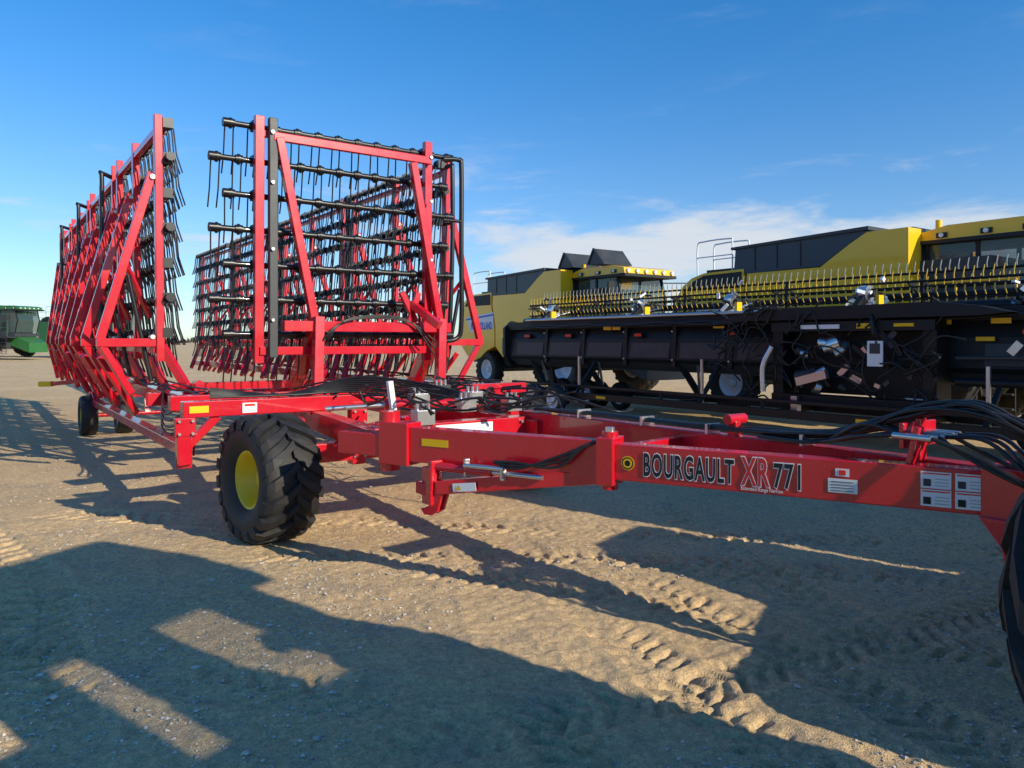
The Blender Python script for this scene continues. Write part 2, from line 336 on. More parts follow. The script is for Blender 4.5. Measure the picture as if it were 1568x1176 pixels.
for i in range(9):
    dx=random.uniform(-.07,.07); 
    h.tube(curve([W(3.99+dx*.6,5.2,1.11),W(3.98+dx*.5,4.3,1.115+.02*random.random()),W(4.0+dx*.5,3.2,1.12+.02*random.random()),W(4.02+dx,2.55,1.14+random.uniform(0,.03)),W(4.0+dx,2.25,1.2+random.uniform(0,.05)),W(3.98+dx,1.98,1.30+random.uniform(0,.06)),
      W(3.98+dx,1.68,1.36+random.uniform(-.03,.04)),W(4.0+dx,1.42,1.26+random.uniform(-.03,.03)),W(4.05+dx,1.22,1.02+random.uniform(-.05,.05)),W(4.15+dx,.95,.78+random.uniform(-.1,.1)),W(4.4+dx,.6,.5)],6),0.0115,HOSE,7)
for i in range(6):
    dx=random.uniform(-.05,.05)
    h.tube(curve([W(3.8+i*.07,1.99,1.22),W(3.82+i*.06,2.2,1.18+random.random()*.08),W(3.96+dx,2.5,1.12),W(3.98+dx,2.9,1.11)],6),0.011,HOSE,7)
    h.tube(curve([W(3.8+i*.07,1.80,1.22),W(3.82+i*.06,1.6,1.1+random.random()*.2),W(3.9+dx,1.35,1.1-.1*random.random()),W(4.05,1.1,.9)],6),0.011,HOSE,7)
for bb in(4.6,3.9,3.3,2.6): h.beam(W(3.99,bb,1.085),W(3.99,bb,1.15),.13,.02,STEEL,up=F)
for i in range(3): h.tube(curve([LB(4.05,-.05)+nL*.14,LB(3.9,-.04-.02*i)+nL*.16,LB(3.65,-.05+.03*i)+nL*.13,LB(3.5,.08)+nL*.1,LB(3.35,.15+.01*i)],6),.010,HOSE,7)
for i in range(34):
    a=random.uniform(2.6,4.4); bb=random.uniform(5.2,8.4); z=1.08+random.uniform(0,.12)
    pts=[W(a,bb,z)]
    for j in range(4):
        a+=random.uniform(-.12,.35); bb+=random.uniform(-.5,.3); z=1.07+random.uniform(0,.22); pts.append(W(a,bb,z))
    h.tube(curve(pts,6),.011,HOSE,6)
for i in range(8):
    h.tube(curve([W(1.7,7.06,1.19+.012*i),W(2.4,7.0+.02*i,1.19),W(3.0,6.9,1.2+.02*i),W(3.5,6.4,1.15+.02*i),W(3.9,5.6,1.12)],6),.011,HOSE,6)
for row,sg in((1.95,1),(5.75,-1)):
    for i in range(4):
        pts=[]; bb=8.3
        while bb<23: pts.append(W(row+sg*(.02*i-.03),bb,1.1+.012*i+random.uniform(-.01,.06))); bb+=.8
        h.tube(curve(pts,3),.011,HOSE,5)
for i in range(5):
    h.tube(curve([W(2.0,8.4,1.15),W(1.7+.05*i,8.8,1.0-.06*i),W(1.75,9.4,.95-.07*i),W(1.9,10.2,1.1)],6),.012,HOSE,6)
for i in range(3):
    h.tube(curve([W(3.6+.03*i,9.9,1.1),W(3.5,9.3,1.3+.05*i),W(3.45+.03*i,8.85,1.7),W(3.8,8.85,1.96+.01*i),W(4.6,8.86,1.96+.01*i),W(5.0,8.8,1.7-.1*i)],6),.011,HOSE,6)
h.obj('hydraulic_hoses',harrow)
v=Acc()
for (a,bb,z) in((3.55,5.7,1.12),(3.75,5.9,1.16),(4.05,5.7,1.1),(3.3,6.1,1.15),(3.7,6.4,1.2),(2.9,5.3,1.08),(4.2,6.5,1.15)):
    v.beam(W(a,bb,z-.05),W(a,bb,z+.07),.12,.16,STEEL if random.random()<.6 else DGR,up=U)
    for q in range(3): v.tube([W(a-.05+.05*q,bb,z+.07),W(a-.05+.05*q,bb,z+.12)],.016,STEEL,8)
v.tube([W(3.0,6.2,1.12),W(4.0,5.9,1.12)],.045,RED,12); v.tube([W(3.0,6.2,1.12),W(2.5,6.35,1.1)],.022,STEEL,10)
v.tube([W(2.3,10.3,1.15),W(2.1,9.2,1.2)],.045,RED,12)
v.beam(W(3.85,6.1,1.26),W(4.35,6.1,1.26),.1,.05,RED); v.beam(W(4.35,6.1,1.28),W(4.35,6.1,.95),.08,.1,RED,up=U); v.beam(W(3.9,6.1,1.25),W(3.9,6.1,1.0),.06,.06,RED,up=U)
v.beam(W(3.05,6.1,1.0),W(3.0,6.1,1.34),.05,.05,WHT,up=U)
v.obj('valve_blocks',harrow,.004)
wv=Acc(); ax=Vector((-.72,-.69,0))
tyre(wv,(-2.08,6.42,.535),ax,.545,.50,.24,YRIM,lugs=19,lugh=.042,dish=.14)
tyre(wv,W(5.1,7.05,.535),-U,.545,.50,.24,YRIM,lugs=19,lugh=.042)
wv.tube([Vector((-2.08,6.42,.535)),Vector((-2.08,6.42,.535))-ax*.36],.05,RED,12)
wv.obj('front_wheels',harrow)
wv=Acc()
for a in(1.62,2.2,5.4,5.95): tyre(wv,W(a,15.4,.36),-U,.36,.27,.19,YRIM if a<2 else WRIM,lugs=0)
wv.tube([W(1.6,15.4,.36),W(2.9,15.4,.36)],.04,RED,10); wv.beam(W(2.6,15.4,.36),W(2.6,15.5,.72),.1,.1,RED)
wv.tube([W(4.9,15.4,.36),W(6,15.4,.36)],.04,RED,10); wv.beam(W(4.95,15.4,.36),W(4.95,15.5,.72),.1,.1,RED)
wv.obj('rear_wheels',harrow)
# ================= COMBINES =================
def combine(T,body,body2,rim,label=True,flaps=False,name='combine_harvester',simple=False):
    e=empty(name); A=Acc(); C=Acc(); wd=3.1
    ax=(T(0,-1,0)-T(0,0,0)).normalized()
    A.boxT(T,0.9,7.4,0.45,wd-.45,0.8,3.3,DGR)
    rear=[(0.0,1.95),(0.02,2.5),(0.12,2.85),(0.32,3.12),(0.6,3.30),(1.0,3.4),(2.2,3.42),(2.2,2.9),(2.4,2.2),(2.4,1.5),(1.9,1.35),(1.5,1.1),(1.1,.98),(0.6,1.15),(0.2,1.5)]
    mid=[(2.46,2.2),(2.28,2.95),(2.3,3.3),(4.2,3.3),(4.9,3.75),(5.25,3.94),(6.1,3.94),(6.1,2.0),(5.75,1.75),(5.4,1.2),(4.6,1.05),(2.9,1.15),(2.46,1.5)]
    for w0,w1 in((0.0,.5),(wd-.5,wd)):
        A.prism(T,rear,w0,w1,body); A.prism(T,mid,w0,w1,body)
    A.prism(T,[(0.25,2.0),(0.3,3.0),(0.9,3.36),(2.3,3.36),(2.3,1.6),(.7,1.3)],.5,wd-.5,body2)
    for w0,w1 in((-.012,.0),(wd,wd+.012)):
        A.prism(T,[(0.42,2.98),(0.62,3.2),(1.0,3.34),(2.15,3.36),(2.15,2.98)],w0,w1,LBL)
        A.prism(T,[(2.9,1.25),(4.5,1.15),(4.7,1.75),(2.9,1.8)],w0,w1,body2)
        for s in np.arange(3.0,4.4,.2): A.prism(T,[(s,1.3),(s+.1,1.3),(s+.1,1.7),(s,1.7)],w0-(.004 if w0<0 else 0),w1+(.004 if w0>0 else 0),LBL)
        if label:
            A.prism(T,[(.9,2.0),(2.35,2.15),(2.35,2.72),(.5,2.56)],w0-(.004 if w0<0 else 0),w1,WHT)
            A.prism(T,[(.56,2.46),(2.35,2.6),(2.35,2.66),(.53,2.52)],w0-.008,w1+.004,NAVY)
    A.prism(T,[(1.9,3.30),(1.95,3.9),(5.0,4.0),(5.4,3.96),(4.95,3.80),(4.2,3.32)],.02,wd-.02,BGR)
    A.prism(T,[(5.0,3.3),(5.0,3.98),(6.05,3.98),(6.05,3.3)],.3,wd-.3,BGR)
    A.prism(T,[(1.85,3.9),(1.85,3.96),(5.3,4.06),(5.3,3.98)],-.03,wd+.03,DGR)
    for s in np.arange(2.5,4.3,.6): A.boxT(T,s,s+.03,.008,.02,3.36,3.9,LBL)
    A.boxT(T,0.5,1.8,.7,wd-.7,3.36,3.55,LBL)
    C.tube([T(5.6,wd+.2,3.55),T(1.5,wd+.2,3.45),T(-0.4,wd+.2,3.42)],.17,body2,14)
    if flaps:
        for s in(5.6,7.0):
            A.prism(T,[(s,4.02),(s+.75,4.0),(s+.32,4.5)],.3,1.5,DGR)
            C.beam(T(s+.05,.28,4.03),T(s+.32,.28,4.5),.03,.04,BLK); C.beam(T(s+.32,.28,4.5),T(s+.75,.28,4.03),.03,.04,BLK)
    G=Acc(); cz=1.95
    G.prism(T,[(6.25,cz+.05),(6.2,3.62),(8.0,3.62),(8.2,2.9),(7.95,cz+.05)],.62,wd-.62,GLS)
    for w in(.60,wd-.66):
        for (p,q) in(((6.22,cz),(6.17,3.65)),((7.95,cz),(8.2,2.9)),((8.2,2.9),(8.0,3.65)),((7.1,cz),(7.1,3.65)),((6.2,cz),(8.0,cz))):
            C.beam(T(p[0],w+.03,p[1]),T(q[0],w+.03,q[1]),.07,.07,LBL)
    A.prism(T,[(6.05,3.68),(6.1,3.86),(6.6,3.96),(7.9,3.96),(8.4,3.86),(8.45,3.68)],.5,wd-.5,body)
    A.prism(T,[(6.0,3.62),(6.0,3.69),(8.5,3.69),(8.5,3.60)],.46,wd-.46,LBL)
    for w in np.linspace(.62,wd-.62,6): C.tube([T(8.44,w,3.78),T(8.5,w,3.77)],.06,LENS,10)
    for s in(6.5,7.3,8.0): C.boxT(T,s-.1,s+.1,.47,.5,3.72,3.82,LBL); C.tube([T(s,.47,3.77),T(s,.44,3.77)],.045,LENS,10)
    A.boxT(T,6.15,8.1,.5,wd-.5,1.7,cz,DGR)
    A.boxT(T,6.7,7.2,wd/2-.28,wd/2+.28,cz,2.6,LBL); A.boxT(T,6.6,6.75,wd/2-.26,wd/2+.26,2.5,3.2,LBL)
    C.tube([T(7.6,wd/2,cz),T(7.45,wd/2,2.75)],.05,LBL,8)
    C.tube([T(6.3,.8,3.9),T(6.3,.8,4.12)],.06,REFA,10); C.tube([T(6.5,1.6,3.9),T(6.5,1.6,4.05)],.13,WHT,12)
    for w in(-.1,wd+.1):
        C.tube([T(8.0,.6 if w<0 else wd-.6,3.5),T(8.5,w,3.5),T(8.5,w,3.3)],.02,LBL,6); C.beam(T(8.5,w,3.4),T(8.5,w,2.8),.22,.06,LBL,up=F)
    for z in(2.35,2.8): C.tube([T(6.0,-.05,z),T(8.0,-.05,z)],.02,body,6)
    for s in(6.0,7.0,8.0): C.tube([T(s,-.05,1.7),T(s,-.05,2.8)],.02,body,6)
    A.boxT(T,5.9,8.1,-.1,.6,1.62,1.7,DGR)
    for i in range(5): C.beam(T(7.6,-.15,.5+.26*i),T(8.0,-.15,.5+.26*i),.16,.03,DGR)
    for s in(7.6,8.0): C.tube([T(s,-.12,.45),T(s,-.12,1.75)],.02,LBL,6)
    for w in(.35,1.0):
        C.tube(curve([T(.5,w,3.4),T(.5,w,4.15),T(.7,w,4.25),T(1.5,w,4.25),T(1.6,w,4.15),T(1.6,w,3.4)],4),.02,WRIM if body is YEL else LBL,6)
        C.tube([T(.5,w,3.85),T(1.6,w,3.85)],.016,WRIM if body is YEL else LBL,6)
    C.tube([T(.6,2.0,3.5),T(.6,2.0,4.2)],.07,STEEL,10)
    A.boxT(T,0.1,.9,.6,wd-.6,.9,1.5,DGR)
    A.prism(T,[(7.3,1.1),(7.4,1.95),(9.1,1.25),(9.1,.55)],.75,wd-.75,body2 if not simple else body)
    C.tube([T(6.4,0.1,.95),T(6.4,wd-.1,.95)],.16,DGR,12); C.tube([T(1.75,0.2,.68),T(1.75,wd-.2,.68)],.1,DGR,12)
    Wv=Acc()
    for sg,w in((1,.0),(-1,wd)):
        tyre(Wv,T(6.4,w+.05*sg,.96),ax*sg,.96,.62,.46,rim,lugs=20,lugh=.05,n=40)
        tyre(Wv,T(1.75,w+.25*sg,.68),ax*sg,.68,.42,.34,rim,lugs=18,lugh=.04,n=32)
    Wv.obj('wheels',e); A.obj('body',e,.03); C.obj('cab_frame_and_fittings',e); G.obj('cab_glass',e)
    return e
A0=14.9
c1=combine(lambda s,w,z: W(A0+w,24.4-s,z),YEL,BGR,WRIM,flaps=True)
text('NEW HOLLAND',.36,W(A0-.022,24.4-.9,2.12),F,-U,NAVY,c1,'side_lettering',0.008,.001,fit=1.35)
c2=combine(lambda s,w,z: W(A0+w,13.6-s,z),YEL,BGR,WRIM)
text('NEW HOLLAND',.36,W(A0-.022,13.6-.9,2.12),F,-U,NAVY,c2,'side_lettering',0.008,.001,fit=1.35)
def place(x,y,ang,sc=1.12):
    ca,sa=math.cos(ang),math.sin(ang)
    return lambda s,w,z: Vector((x+sc*(ca*s-sa*w), y+sc*(sa*s+ca*w), sc*z))
for (x,y,an) in((-53.5,68,-.25),(-48.0,76,-.35),(-62,80,-.2)):
    combine(place(x,y,an,1.22),GRN,GRN,YRIM,label=False,simple=True)
# ================= HEADER + TRAILER =================
hd=empty('draper_header'); A=Acc(); C=Acc(); H=Acc()
b0,b1=17.0,1.0
T=lambda s,w,z: W(11.9+w,b0-s,z); Lh=b0-b1
C.beam(T(0.1,.1,2.10),T(Lh,.1,2.10),.22,.2,HBK)
A.prism(lambda s,w,z: T(w,s,z),[(.14,2.02),(.05,1.75),(.0,1.3),(.06,1.22),(.16,1.25),(.2,2.02)],0.2,Lh-.1,HBK)
A.prism(lambda s,w,z: T(w,s,z),[(.06,1.22),(.25,1.05),(1.9,.95),(1.9,1.05),(.3,1.25)],0.2,Lh-.1,DGR)
s=.5
while s<Lh-1:
    if not (8.6<s<11.8):
        A.prism(lambda x,w,z: T(w,x,z),[(-.012,1.34),(.0,1.34),(.045,1.66),(.033,1.66)],s,s+1.15,BRN if s<8.6 else DGR)
        A.beam(T(s+1.28,.02,1.15),T(s+1.28,.07,2.1),.07,.1,HBK,up=F)
        for z in(1.3,1.9): C.tube([T(s+1.28,-.05,z),T(s+1.28,0,z)],.02,STEEL,6)
    s+=1.45
for s in(.9,2.6,5.0,7.6,12.6,14.5): A.boxT(T,s,s+.22,-.03,-.021,1.80,1.86,REFR); A.boxT(T,s-.0,s+.22,-.02,.06,1.78,1.88,HBK)
for s in(4.0,4.3,7.2,11.4,12.2): A.boxT(T,s,s+.26,-.035,-.022,1.95,2.03,REFA)
for s in(0.0,Lh-.1):
    A.prism(lambda x,w,z,s=s: T(s+w,x,z),[(-.1,1.3),(-.1,2.05),(.15,2.25),(.9,2.1),(1.9,1.5),(2.3,1.0),(1.6,.85),(.1,1.0)],0,.1,HBK)
    A.prism(lambda x,w,z,s=s: T(s+w,x,z),[(.0,1.7),(.0,2.0),(.6,2.05),(1.3,1.6)],-.012,0,DGR)
C.tube([T(.3,.45,2.24),T(Lh-.2,.45,2.24)],.08,HBK,14)
C.tube([T(1.0,-.06,2.24),T(8.4,-.06,2.24)],.035,STEEL,8)
rc=(1.05,2.45)
C.tube([T(.3,rc[0],rc[1]),T(8.0,rc[0],rc[1])],.07,HBK,12); C.tube([T(8.2,rc[0],rc[1]),T(Lh-.2,rc[0],rc[1])],.07,HBK,12)
tt=Acc()
for j in range(6):
    th=j*math.pi/3+.45; w=rc[0]+.52*math.cos(th); z=rc[1]+.40*math.sin(th)
    C.tube([T(.3,w,z),T(Lh-.2,w,z)],.022,HBK,8)
    s=.35
    while s<Lh-.3:
        tt.tube([T(s,w,z),T(s+.01,w-.035,z+.07),T(s+.03,w-.03,z+.19)] if z>rc[1]+.1 else [T(s,w,z),T(s,w-.06,z-.10),T(s,w+.02,z-.22)],.013,STN if z>rc[1]+.3 else TEETH,5,r1=.007)
        s+=.14
for (w,z) in((.56,2.58),(.60,2.38)):
    s=.4
    while s<Lh-.3:
        tt.tube([T(s,w,z),T(s+.01,w-.05,z-.08),T(s+.02,w-.01,z-.17)],.013,TEETH,5,r1=.008); s+=.14
    C.tube([T(.3,w,z),T(Lh-.2,w,z)],.018,HBK,6)
for s in(.3,2.9,5.5,8.1,10.7,13.4,Lh-.3):
    for j in range(6):
        th=j*math.pi/3+.45; C.beam(T(s,rc[0],rc[1]),T(s,rc[0]+.52*math.cos(th),rc[1]+.40*math.sin(th)),.03,.06,HBK)
        th2=th+math.pi/3; C.beam(T(s,rc[0]+.4*math.cos(th),rc[1]+.3*math.sin(th)),T(s,rc[0]+.4*math.cos(th2),rc[1]+.3*math.sin(th2)),.02,.05,HBK)
for s in(1.5,4.8,7.25,10.05,12.6,Lh-.8):
    C.beam(T(s,.1,2.2),T(s,.5,2.5),.1,.14,HBK); C.beam(T(s,.5,2.5),T(s,1.6,2.45),.09,.12,HBK)
    C.tube([T(s+.12,.15,2.25),T(s+.12,.9,2.45)],.035,STEEL,8)
    C.tube([T(s-.10,.5,2.5),T(s+.06,.5,2.5)],.15,BRT,18); C.tube([T(s-.16,.5,2.5),T(s+.16,.5,2.5)],.06,DGR,12)
    for q in range(10):
        p=T(s+random.uniform(-.25,.35),random.uniform(.15,.45),random.uniform(2.2,2.8)); p2=p+Vector((random.uniform(-.16,.16),random.uniform(-.1,.1),random.uniform(-.13,.13)))
        C.beam(p,p2,.05,random.uniform(.03,.07),(BRT,DGR,WHT,HBK,STEEL,WRIM,BRT,HBK,WRIM,STEEL)[q])
    A.boxT(T,s+.4,s+.46,.05,.2,2.24,2.45,REFA)
sc=9.0
A.boxT(T,sc-.2,sc+.0,-.35,.1,.78,1.86,HBK); A.boxT(T,sc+2.4,sc+2.6,-.35,.1,.78,1.86,HBK); A.boxT(T,sc-.2,sc+2.6,-.4,.0,1.86,2.02,HBK); A.boxT(T,sc-.2,sc+2.6,-.4,.0,.62,.78,HBK)
A.boxT(T,sc+.05,sc+2.35,.02,.045,.8,1.85,LBL)
A.prism(T,[(7.4,1.98),(8.0,2.16),(8.7,2.26),(11.6,2.28),(12.2,2.2),(12.6,2.1),(12.2,2.06),(8.3,2.06)],-.45,-.1,HBK)
for i in range(12):
    s=sc+random.uniform(.1,1.3); z=random.uniform(.85,1.7); r=random.uniform(.05,.13)
    C.tube([T(s,-.3,z),T(s+random.uniform(.05,.4),-.24,z+random.uniform(-.1,.1))],r,(STEEL,DGR,BRT)[i%3],12)
for i in range(14):
    s=sc+random.uniform(.0,2.3); z=random.uniform(.85,1.7)
    C.beam(T(s,-.33,z),T(s+random.uniform(-.3,.3),-.33,z+random.uniform(-.3,.3)),.05,random.uniform(.04,.1),(DGR,HBK,STEEL)[i%3])
C.tube(curve([T(sc-.15,-.45,1.6),T(sc-.3,-.5,1.25),T(sc-.3,-.5,.8)],5),.05,BRT,8)
C.beam(T(sc+.3,-.42,.75),T(sc+.3,-.42,.45),.12,.12,STEEL,up=U); C.beam(T(sc+.35,-.45,1.0),T(sc+.9,-.45,1.15),.1,.14,STEEL)
A.boxT(T,sc+1.6,sc+1.85,-.47,-.45,1.3,1.7,WHT); A.boxT(T,sc+1.64,sc+1.81,-.476,-.471,1.5,1.66,DGR)
A.boxT(T,sc+.4,sc+1.1,-.43,-.402,1.9,1.97,WHT); A.boxT(T,sc+1.4,sc+1.62,-.43,-.402,1.90,1.98,REFA); A.boxT(T,sc+2.0,sc+2.3,-.43,-.402,1.92,1.97,REFA)
A.boxT(T,sc+3.0,sc+3.25,-.04,-.02,1.7,1.76,REFA)
for i in range(48):
    s=sc+random.uniform(-1.6,2.6); z=random.uniform(.9,2.2); pts=[T(s,-.35,z)]
    for j in range(4):
        s+=random.uniform(-.4,.4); z=max(.6,min(2.4,z+random.uniform(-.35,.35))); pts.append(T(s,-.42+random.uniform(-.1,.1),z))
    H.tube(curve(pts,5),.016,HOSE,6)
for i in range(16):
    s=random.uniform(11.9,15.6); z=random.uniform(.9,1.9); 
    C.beam(T(s,-.12,z),T(s+random.uniform(-.5,.5),-.12,z+random.uniform(-.2,.2)),.05,random.uniform(.04,.12),(DGR,HBK,STEEL,DGR)[i%4])
C.tube([T(11.8,-.2,1.1),T(15.8,-.2,1.1)],.06,HBK,10); C.tube([T(11.8,-.2,1.45),T(15.8,-.2,1.5)],.03,DGR,8)
for i in range(4): H.tube(curve([T(1+j*1.2,-.1-.03*i,2.03+.06*((j+i)%2)) for j in range(12)],4),.018,HOSE,5)
for s in(1.0,3.2,6.2,13.0): 
    C.beam(T(s,.1,1.25),T(s+.2,.5,.55),.1,.12,HBK); C.beam(T(s+.5,.1,1.2),T(s+.2,.5,.6),.05,.06,STEEL)
Wv=Acc()
for s in(1.6,2.6,12.6): tyre(Wv,T(s,.7,.36),-U,.36,.22,.2,WRIM,n=24); C.beam(T(s,.5,.36),T(s,.3,1.2),.08,.08,HBK,up=F)
Wv.obj('gauge_wheels',hd)
A.obj('header_frame',hd,.008); C.obj('reel_and_tubes',hd); H.obj('hoses',hd); tt.obj('reel_tines',hd)
tr=empty('header_trailer'); C=Acc(); Wv=Acc()
for w in(-.75,.9): C.beam(T(1.2,w,.46),T(Lh+1.5,w,.46),.1,.14,HBK)
C.beam(T(1.2,-.62,.66),T(Lh+1.5,-.62,.66),.07,.06,HBK)
for s in np.arange(1.6,Lh+1,2.4): C.beam(T(s,-.70,.44),T(s,.85,.44),.08,.08,HBK); C.beam(T(s,-.68,.5),T(s,-.64,.66),.05,.05,HBK,up=F)
for s in(3.8,7.4,12.4): 
    C.beam(T(s,-.7,.5),T(s,-.1,1.2),.07,.07,HBK); C.beam(T(s,-.6,.5),T(s,-.6,1.35),.05,.05,STEEL,up=F)
for s in(4.6,10.6,13.0): C.add([T(s,-.802,.43),T(s+.3,-.802,.43),T(s+.3,-.802,.49),T(s,-.802,.49)],[(0,1,2,3)],REFA)
for s in(2.6,3.4,Lh+.3):
    for w in(-1.0,1.1): tyre(Wv,T(s,w,.34),-U if w<0 else U,.34,.22,.2,WRIM,n=24)
    C.tube([T(s,-1.0,.34),T(s,1.1,.34)],.05,HBK,8)
C.obj('rails',tr,.006); Wv.obj('wheels',tr)
# ================= TRACTOR (rear tyre in frame; unseen body placed and shaped to cast foreground shadow) =================
tk=empty('tractor'); A=Acc(); C=Acc(); G=Acc(); Wv=Acc()
hx=Vector((.9,-.436,0)).normalized(); lx=Vector((-hx.y,hx.x,0)); O_t=Vector((2.32,1.92,0))-lx*.95
TT=lambda s,w,z: O_t+hx*s+lx*w+ZZ*z
for sg in(-1,1):
    tyre(Wv,TT(0,sg*.95,.9),lx*sg,.9,.50,.42,WRIM,lugs=20,lugh=.05)
    tyre(Wv,TT(2.7,sg*.9,.65),lx*sg,.65,.40,.32,WRIM,lugs=18,lugh=.04)
    A.prism(TT,[(-.6,1.75),(-.3,1.98),(.2,2.0),(.7,1.85),(.7,1.75),(.2,1.92),(-.3,1.90),(-.55,1.7)],sg*.62,sg*1.1,BLU)
A.prism(TT,[(-.15,.6),(-.15,1.2),(1.0,1.3),(3.0,1.2),(3.0,.6)],-.3,.3,DGR)
A.prism(TT,[(1.3,1.15),(1.3,2.05),(2.2,2.0),(3.1,1.8),(3.35,1.35),(3.3,1.0)],-.42,.42,BLU)
G.prism(TT,[(.0,1.5),(-.1,3.1),(1.2,3.1),(1.35,1.4)],-.62,.80,GLC)
A.prism(TT,[(-.2,3.1),(-.15,3.35),(.3,3.55),(1.2,3.52),(1.5,3.35),(1.5,3.12)],-.8,1.0,BLU)
A.boxT(TT,.05,1.3,-.66,.82,1.1,1.8,DGR); A.boxT(TT,.02,.06,-.6,.76,2.45,3.1,LBL)
for w in(-.62,.78):
    for p,q in(((.0,1.4),(-.1,3.1)),((1.35,1.4),(1.2,3.1)),((.6,1.5),(.6,3.1))): C.beam(TT(p[0],w,p[1]),TT(q[0],w,q[1]),.10,.10,LBL)
A.boxT(TT,.4,.8,-.25,.25,1.8,2.2,LBL); A.boxT(TT,.32,.44,-.22,.22,2.1,2.8,LBL)
C.tube([TT(1.6,.4,1.9),TT(1.6,.4,3.3)],.06,STEEL,10)
C.tube([TT(0,-.95,.9),TT(0,.95,.9)],.13,DGR,12); C.tube([TT(2.7,-.9,.65),TT(2.7,.9,.65)],.1,DGR,12)
Wv.obj('wheels',tk); A.obj('body',tk,.02); C.obj('frame',tk); G.obj('glass',tk)
# ================= SHADOW TRUCK (unseen, added out of frame to shade the right foreground) =================
sk=empty('unseen_shadow_truck'); A=Acc(); Wv=Acc()
cd=Vector((.6,.8,0)); dd_=Vector((.8,-.6,0))
TS=lambda s,w,z: cd*s+dd_*w+ZZ*z
A.prism(TS,[(3.45,.45),(3.5,.75),(3.7,.88),(4.9,1.0),(5.25,1.65),(5.5,1.75),(6.3,1.75),(6.35,.45)],.5,2.3,DGR)
A.prism(TS,[(5.0,1.05),(5.27,1.6),(6.2,1.6),(6.2,1.05)],.49,2.31,GLS)
A.boxT(TS,6.4,10.2,.4,2.4,.75,2.75,WHT); A.boxT(TS,6.3,10.2,.9,1.9,.5,.75,DGR)
for s in(4.2,8.8):
    for w in(.62,2.18): tyre(Wv,TS(s,w,.4),dd_*(-1 if w<1 else 1),.4,.26,.22,WRIM,n=28)
A.obj('body',sk,.04); Wv.obj('wheels',sk)
# ================= GROUND =================
def vnoise(x,y,sc,seed):
    r=np.random.default_rng(seed); Gd=r.random((256,256)); x=x/sc+1000.3; y=y/sc+1000.7
    xi=np.floor(x).astype(int); yi=np.floor(y).astype(int); fx=x-xi; fy=y-yi
    fx=fx*fx*(3-2*fx); fy=fy*fy*(3-2*fy); g=lambda i,j: Gd[i%256,j%256]
    return (g(xi,yi)*(1-fx)+g(xi+1,yi)*fx)*(1-fy)+(g(xi,yi+1)*(1-fx)+g(xi+1,yi+1)*fx)*fy-.5
def sm(x,a,b_): t=np.clip((x-a)/(b_-a),0,1); return t*t*(3-2*t)
tracks=[((-.30,6.4),(.62,2.6),.38,.13),((.20,6.4),(1.25,2.8),.38,.13),((.75,6.3),(1.9,2.8),.38,.13),((-4.5,7.4),(2.5,5.4),.45,.17),((-1.8,5.65),(3.5,3.9),.36,.13),((-3.6,5.2),(-1.4,2.6),.45,.16),((1.5,8.0),(2.6,3.2),.42,.15),((-7,9.5),(-3.0,4.5),.5,.18),((-.6,3.3),(3.4,4.7),.36,.13),((-2.2,6.0),(4,5.2),.4,.14),((.8,9),(6,4),.45,.17),((-2.0,6.9),(3.5,6.6),.4,.15),((-6,5.5),(0,3.4),.4,.15)]
def height(X,Y):
    h=vnoise(X,Y,1.6,1)*.05+vnoise(X,Y,.5,2)*.018+vnoise(X,Y,.16,3)*.012+vnoise(X,Y,.06,4)*.010+vnoise(X,Y,.03,5)*.007
    for i,(p,q,w,per) in enumerate(tracks):
        p=np.array(p);q=np.array(q);dv=q-p;L=np.hypot(*dv);dv=dv/L
        s=(X-p[0])*dv[0]+(Y-p[1])*dv[1]; dd=-(X-p[0])*dv[1]+(Y-p[1])*dv[0]+.22*np.sin(s*.6+i)+ .04*vnoise(X,Y,.8,30+i)
        m=sm(w/2-np.abs(dd),0,.05)*sm(s,-.2,.4)*sm(L-s,-.2,.4)*np.clip(.68+2.4*vnoise(X,Y,.9,10+i),0,1)*np.clip(.85+1.4*vnoise(X,Y,.12,90+i),.2,1.3)
        ph=(s+np.abs(dd)*.5+np.where(dd>0,per/2,0))/per*2*np.pi
        lug=sm(np.sin(ph),-.1,.6)
        h+= m*(-.004-.026*lug)
        h+= .010*np.exp(-((np.abs(dd)-w/2-.04)/.035)**2)*sm(s,-.2,.4)*sm(L-s,-.2,.4)*np.clip(.6+2*vnoise(X,Y,.7,60+i),0,1)
    return h
def axis_(lo,hi,dlo,dhi,st):
    d=np.arange(dlo,dhi,st); out=[dhi]; x=st
    while out[-1]<hi: x*=1.13; out.append(out[-1]+x)
    neg=[dlo-st]; x=st
    while neg[-1]>lo: x*=1.13; neg.append(neg[-1]-x)
    return np.array(neg[::-1]+list(d)+out)
xs=axis_(-2500,2500,-4.6,4.2,.013); ys=axis_(-120,4000,2.6,7.6,.013)
X,Y=np.meshgrid(xs,ys); fade=1-sm(np.hypot(X,Y-5),25,80); Z=height(X,Y)*fade-.004
me=bpy.data.meshes.new('ground'); nx,ny=len(xs),len(ys)
me.vertices.add(nx*ny); me.vertices.foreach_set('co',np.stack([X,Y,Z],-1).astype(np.float32).ravel())
ii=np.arange((ny-1)*(nx-1)); r_=ii//(nx-1); c_=ii%(nx-1); q=r_*nx+c_
idx=np.stack([q,q+1,q+nx+1,q+nx],-1).astype(np.int32)
me.loops.add(idx.size); me.loops.foreach_set('vertex_index',idx.ravel()); me.polygons.add(len(ii))
me.polygons.foreach_set('loop_start',(np.arange(len(ii))*4).astype(np.int32)); me.polygons.foreach_set('use_smooth',np.ones(len(ii),bool)); me.update(calc_edges=True)
ground=bpy.data.objects.new('ground',me); scene.collection.objects.link(ground)
m,nt,b=newmat('dirt'); N=nt.nodes; L=nt.links; me.materials.append(m)
tc=N.new('ShaderNodeTexCoord')
